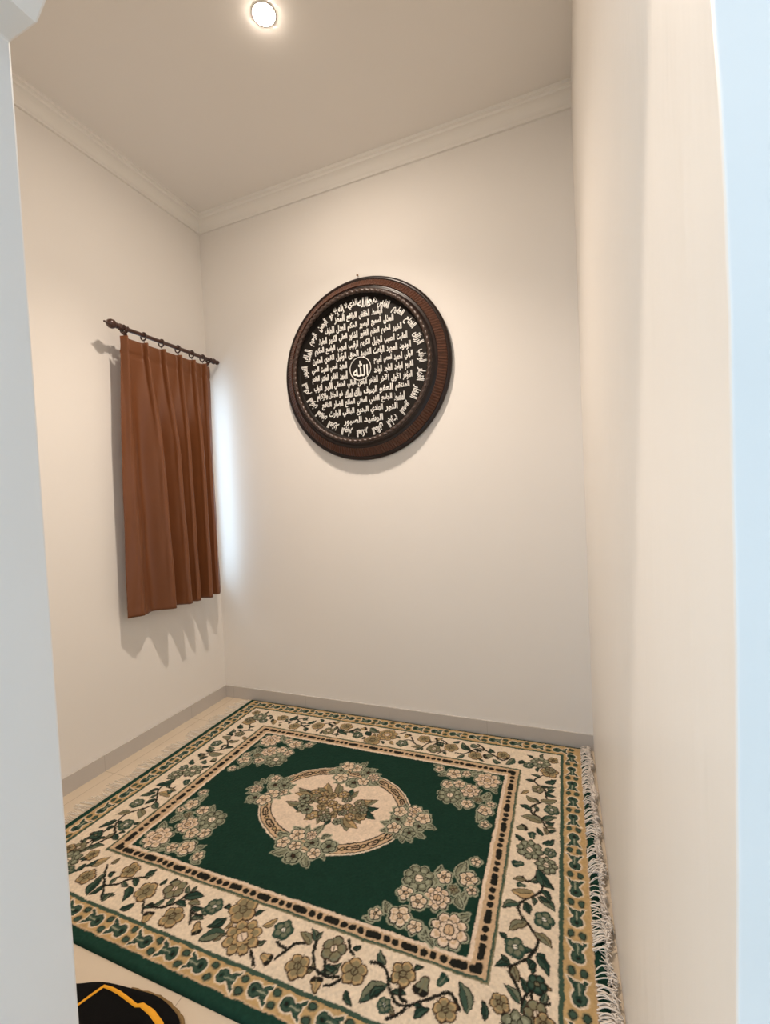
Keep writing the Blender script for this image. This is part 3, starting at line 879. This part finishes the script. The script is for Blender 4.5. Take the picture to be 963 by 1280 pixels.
for xx, sx in ((xl_, 1), (xr_, -1)):
    for yy, sy in ((yf_, 1), (yb_, -1)):
        pill((xx, yy), (xx+.014*sx, yy), .0105, 'dark', None, -.001); pill((xx, yy), (xx, yy+.012*sy), .0105, 'dark', None, -.001)

# ---- corner sprays in the field
CB = [f for f in FEAT if f[0] == 'c']
ccx, ccy = (ix0+ix1)/2, (iy0+iy1)/2
for sx in (1, -1):
    for sy in (1, -1):
        tr = lambda q: (ccx+(q[0]-ccx)*sx, ccy+(q[1]-ccy)*sy)
        for f in CB:
            if f[1] == 'L': leaf(tr(f[2][0]), tr(f[2][1]), 'w', 'pale')
        for f in CB:
            if f[1] == 'F': flower(tr(f[2]), max(f[3], .019), f[4], 'pale')

# ---- medallion
mcx, mcy = 1.200, -.742
sl = win_(mcx-.36, mcx+.36, mcy-.30, mcy+.30)
x, y = X[sl]-mcx, Y[sl]-mcy
def ell(a, b):
    k0 = np.hypot(x/a, y/b); k1 = np.hypot(x/a**2, y/b**2) + 1e-9
    return k0*(k0-1)/k1
paint(sl, ell(.322, .250), 'cream', dz=.0005); paint(sl, ell(.316, .244), 'dark'); paint(sl, ell(.312, .240), 'tan')
paint(sl, ell(.276, .200), 'dark'); paint(sl, ell(.271, .195), 'pink', dz=.0005)
rt = 0; kk = 0
while rt < 2*PI-.05:
    a_, b_ = .294, .220
    sp_ = math.hypot(a_*math.sin(rt), b_*math.cos(rt))
    w = (.050, .026)[kk % 2]
    t0, t1 = rt + .006/sp_, rt + (w-.006)/sp_
    pts = [(mcx+a_*math.cos(t), mcy+b_*math.sin(t)) for t in np.linspace(t0+.004/sp_, t1-.004/sp_, 4)]
    if kk % 2 == 0:
        for a, b in zip(pts, pts[1:]): pill(a, b, .0118, 'dark')
        for a, b in zip(pts, pts[1:]): pill(a, b, .0055, 'tan')
        for a, b in zip(pts[1:], pts[2:]): pill(a, b, .0030, 'brown')
    else:
        c = pts[1]; pill(c, pts[2], .0095, 'dark'); pill(c, pts[2], .0048, 'gold')
    rt += w/sp_; kk += 1
rb = random.Random(5)
def bouquet(c, R_, Ry, n, leaves, st, halo, lst='w', rf=.026):
    for i in range(leaves):
        t = 2*PI*i/leaves + rb.uniform(-.15, .15)
        a = (c[0]+.62*R_*math.cos(t), c[1]+.62*Ry*math.sin(t)); k = rb.uniform(1.05, 1.35)
        leaf(a, (c[0]+k*R_*math.cos(t), c[1]+k*Ry*math.sin(t)), lst[i % len(lst)], halo)
    pl = []
    for i in range(n*40):
        t = rb.uniform(0, 2*PI); q = math.sqrt(rb.random())*.86
        pt = (c[0]+q*R_*math.cos(t), c[1]+q*Ry*math.sin(t))
        if all(math.hypot(pt[0]-w[0], pt[1]-w[1]) > rf*1.30 for w in pl):
            pl.append(pt)
        if len(pl) >= n: break
    for i, pt in enumerate(pl): flower(pt, rf*rb.uniform(.82, 1.2), st[i % len(st)], halo)
for c, R_, Ry in (((.880, -.735), .085, .085), ((1.200, -.525), .105, .075), ((1.520, -.745), .085, .085), ((1.200, -.955), .105, .078)):
    bouquet(c, R_, Ry, 8, 13, 'pwpPw', 'pale', 'w', .030)
bouquet((mcx, mcy), .165, .103, 26, 22, 'oyYgow', None, 'ydyg', .024)

# pile: soft mottling of the wool, slightly sunk outlines
RC *= (1 + blur(RNG.normal(0, 1, (ny, nx)), 1)*.16 + blur(RNG.normal(0, 1, (ny, nx)), 9)*.35)[..., None].clip(.6, 1.4)
edge = np.minimum(np.minimum(GX-OX0, OX1-GX), np.minimum(GY-OY0, OY1-GY))
TH = .0115
Zr = TH + RZm + blur(RNG.normal(0, 1, (ny, nx)), 1)*.0011
Zr = np.where(edge < .008, .003 + (Zr-.003)*np.sqrt(np.clip(edge/.008, 0, 1)), Zr)
V = np.stack([GX, GY, Zr], -1).reshape(-1, 3).astype('f4')
ii = (np.arange(ny-1)[:, None]*nx + np.arange(nx-1)[None]).ravel()
Q = np.stack([ii, ii+1, ii+1+nx, ii+nx], 1).astype('i4')
# skirt to the floor and underside
ring_i = np.concatenate([np.arange(nx), np.arange(1, ny)*nx+nx-1, (ny-1)*nx+np.arange(nx-2, -1, -1), np.arange(ny-2, 0, -1)*nx]).astype('i4')
base = len(V); Vb = V[ring_i].copy(); Vb[:, 2] = 0.0004
V = np.vstack([V, Vb]); nr = len(ring_i); k_ = np.arange(nr)
Q = np.vstack([Q, np.stack([ring_i[k_], base+k_, base+(k_+1) % nr, ring_i[(k_+1) % nr]], 1).astype('i4')])
me = bpy.data.meshes.new('rug')
me.vertices.add(len(V)); me.vertices.foreach_set('co', V.ravel())
me.loops.add(Q.size); me.loops.foreach_set('vertex_index', Q.ravel())
me.polygons.add(len(Q)); me.polygons.foreach_set('loop_start', np.arange(0, Q.size, 4, dtype='i4')); me.polygons.foreach_set('loop_total', np.full(len(Q), 4, 'i4'))
me.update(calc_edges=True)
at = me.attributes.new('wool', 'FLOAT_COLOR', 'POINT')
cc = np.ones((len(V), 4), 'f4'); cc[:base, :3] = RC.reshape(-1, 3); cc[base:, :3] = C_['edge']
at.data.foreach_set('color', cc.ravel())
m, nt, b = nodes('wool_pile')
an = nt.nodes.new('ShaderNodeAttribute'); an.attribute_name = 'wool'
nt.links.new(an.outputs['Color'], b.inputs['Base Color']); b.inputs['Roughness'].default_value = .95; b.inputs['Specular IOR Level'].default_value = .15
me.materials.append(m)
rug = bpy.data.objects.new('rug', me); COL.objects.link(rug)
for pl_ in (): pass
tag(rug, 'green and cream floral rug with fringed ends covering the tiled floor', 'rug')

# fringe: knotted cotton threads at both ends
M_fr = mat('cotton_fringe', (.82, .74, .66), .85, var=.12, varscale=30)
def thread(bm, pts, r=.0013):
    tube(bm, catmull(np.array(pts), 3).tolist(), r, 3, caps=False)
rf_ = random.Random(11)
bm = bmesh.new()
y = OY1 - .004
while y > OY0 + .004:
    ph = math.sin(y*31) + .6*math.sin(y*73+1)
    dens = 1
    lean = .5*math.sin(y*23) + .25*math.sin(y*61)
    for k in range(rf_.choice((2, 3, 3))):
        x0 = OX1 - .004 - (.030 if rf_.random() < (.32 if y > -.35 else .22 + .16*ph) else 0) - rf_.uniform(0, .006)
        yy = y + rf_.uniform(-.003, .003)
        dy = lean*.02 + rf_.uniform(-.014, .014)
        x1 = 2.188 + .005*ph + rf_.uniform(-.008, .010)
        x1 = min(x1, W-.006)
        zt = .017 + rf_.uniform(0, .010) + (.004 if y > -.8 else 0)
        zend = rf_.choice((.006, .014, .02, .024))
        pts = [(x0, yy, TH+.0005), ((x0*2+x1)/3, yy+dy*.3, zt), ((x0+2*x1)/3, yy+dy*.8, zt+.002), (x1, yy+dy*1.2, zend)]
        if rf_.random() < .45: pts.append((x1-rf_.uniform(.004, .02), yy+dy*1.2+rf_.uniform(-.016, .016), zend+rf_.uniform(.001, .006)))
        thread(bm, pts, rf_.uniform(.0011, .0021))
    y -= .0042
fr = link('fringe', bm, M_fr, rug, smooth=True); fr['kind'] = 'stuff'
fr['label'] = 'thick cream fringe bunched up along the wall'
bm = bmesh.new()
y = OY1 - .004
while y > OY0 + .004:
    L = .072 + .016*math.sin(y*40) + rf_.uniform(-.012, .012)
    d = rf_.uniform(-.012, .012)
    for k in range(2):
        e = rf_.uniform(-.006, .006)
        thread(bm, [(OX0+.004, y, .006), (OX0-.012, y+d*.2, .0035), (OX0-L*.6, y+d*.7+e, .0022), (OX0-L, y+d+e*2, .0018)], .0011)
    y -= .0085
M_fr2 = mat('pale_cotton_fringe', (.92, .86, .78), .9)
fl_ = link('fringe', bm, M_fr2, rug, smooth=True); fl_['kind'] = 'stuff'
fl_['label'] = 'thin cream fringe lying flat on the tiles'

# ------------------------------------------------------------------ small black mat before the rug
M_blk = mat('black_plush', (.003, .0027, .0027), .95, bump=((220, 220, 220), .4, .002), spec=.15)
M_yel = mat('golden_yellow_stripe', (.80, .36, .012), .8, var=.12, varscale=60)
M_bin = mat('brown_mat_binding', (.22, .13, .045), .9, bump=((260, 260, 260), .6, .002))
oc = [(.70, -1.84), (.715, -1.76), (.76, -1.66), (.82, -1.595), (.885, -1.567), (.945, -1.542), (1.04, -1.527), (1.11, -1.5195), (1.17, -1.527), (1.215, -1.545), (1.265, -1.60), (1.30, -1.70), (1.315, -1.84)]
oc = catmull(np.array(oc), 5)
mc = oc.mean(0)
mat_o = thing('floor_mat', (mc[0], mc[1], 0), 'black plush mat with a golden yellow stripe in front of the rug', 'mat')
bm = bmesh.new()
zs_ = [(1.0, .001), (1.0, .013), (.988, .018), (.965, .020), (.80, .0205), (.5, .0205), (.2, .0205)]
rows_ = [[bm.verts.new(((px-mc[0])*s, (max(py, -1.838)-mc[1])*s, z)) for px, py in oc] for s, z in zs_]
for a, b_ in zip(rows_, rows_[1:]):
    for k in range(len(a)): bm.faces.new((a[k], a[(k+1) % len(a)], b_[(k+1) % len(a)], b_[k]))
bm.faces.new(rows_[-1]); bmesh.ops.recalc_face_normals(bm, faces=bm.faces)
link('plush_top', bm, M_blk, mat_o, smooth=True)
bm = bmesh.new()
bpts = [(px-mc[0]+.004, py-mc[1]+.003, .007) for px, py in oc if px > 1.02]
tube(bm, bpts, [.0062+.0012*math.sin(i*2.3) for i in range(len(bpts))], 8)
link('binding', bm, M_bin, mat_o, smooth=True)
ln = [(.925, -1.645, .0025), (.938, -1.608, .0032), (.950, -1.575, .0038), (.960, -1.5515, .0042), (.985, -1.549, .0045), (1.013, -1.549, .0048), (1.045, -1.552, .0048), (1.082, -1.556, .0045), (1.094, -1.550, .006), (1.132, -1.554, .0075), (1.175, -1.566, .0075), (1.21, -1.592, .007), (1.24, -1.64, .006), (1.26, -1.73, .006)]
bm = bmesh.new(); top = []
for i, (px, py, w) in enumerate(ln):
    a = np.array(ln[max(i-1, 0)][:2]); b_ = np.array(ln[min(i+1, len(ln)-1)][:2]); t = (b_-a)/np.hypot(*(b_-a)); n_ = np.array([-t[1], t[0]])
    q = [(px+n_[0]*w*s-mc[0], py+n_[1]*w*s-mc[1], z) for s, z in ((-1, .0200), (-.7, .0222), (.7, .0222), (1, .0200))]
    top.append([bm.verts.new(v) for v in q])
for a, b_ in zip(top, top[1:]):
    for k in range(3): bm.faces.new((a[k], a[k+1], b_[k+1], b_[k]))
bmesh.ops.recalc_face_normals(bm, faces=bm.faces)
link('stripe', bm, M_yel, mat_o, smooth=True)

SKY0, SKY1, SKYC = 1.18, 7.0, (.57, .79, 1.0, 1)
# ------------------------------------------------------------------ daylight, camera, view
w = bpy.data.worlds.new('World'); S.world = w; w.use_nodes = True
nt = w.node_tree; bg = nt.nodes['Background']
tc = nt.nodes.new('ShaderNodeTexCoord'); sx_ = nt.nodes.new('ShaderNodeSeparateXYZ'); nt.links.new(tc.outputs['Generated'], sx_.inputs[0])
mr = nt.nodes.new('ShaderNodeMapRange'); nt.links.new(sx_.outputs['X'], mr.inputs['Value'])
mr.inputs['From Min'].default_value = -.2; mr.inputs['From Max'].default_value = -.8
mr.inputs['To Min'].default_value = SKY0; mr.inputs['To Max'].default_value = SKY1
nt.links.new(mr.outputs[0], bg.inputs['Strength'])
bg.inputs['Color'].default_value = SKYC

cam = bpy.data.cameras.new('Camera'); co = bpy.data.objects.new('Camera', cam); COL.objects.link(co)
yaw, pit, rol = .3801, .0287, .0484
fwd = Vector((-math.sin(yaw)*math.cos(pit), math.cos(yaw)*math.cos(pit), -math.sin(pit)))
rgt = Vector((math.cos(yaw), math.sin(yaw), 0)); dwn = fwd.cross(rgt)
r2 = rgt*math.cos(rol) + dwn*math.sin(rol); d2 = -rgt*math.sin(rol) + dwn*math.cos(rol)
mw = Matrix((r2, -d2, -fwd)).transposed().to_4x4(); mw.translation = (2.1127, -2.3061, 1.25)
co.matrix_world = mw
cam.sensor_fit = 'HORIZONTAL'; cam.sensor_width = 36; cam.lens = 559.04/963*36
cam.clip_start = .02
S.camera = co
S.view_settings.view_transform = 'Standard'; S.view_settings.look = 'None'
S.view_settings.exposure = 0; S.view_settings.gamma = 1; S.view_settings.use_curve_mapping = False
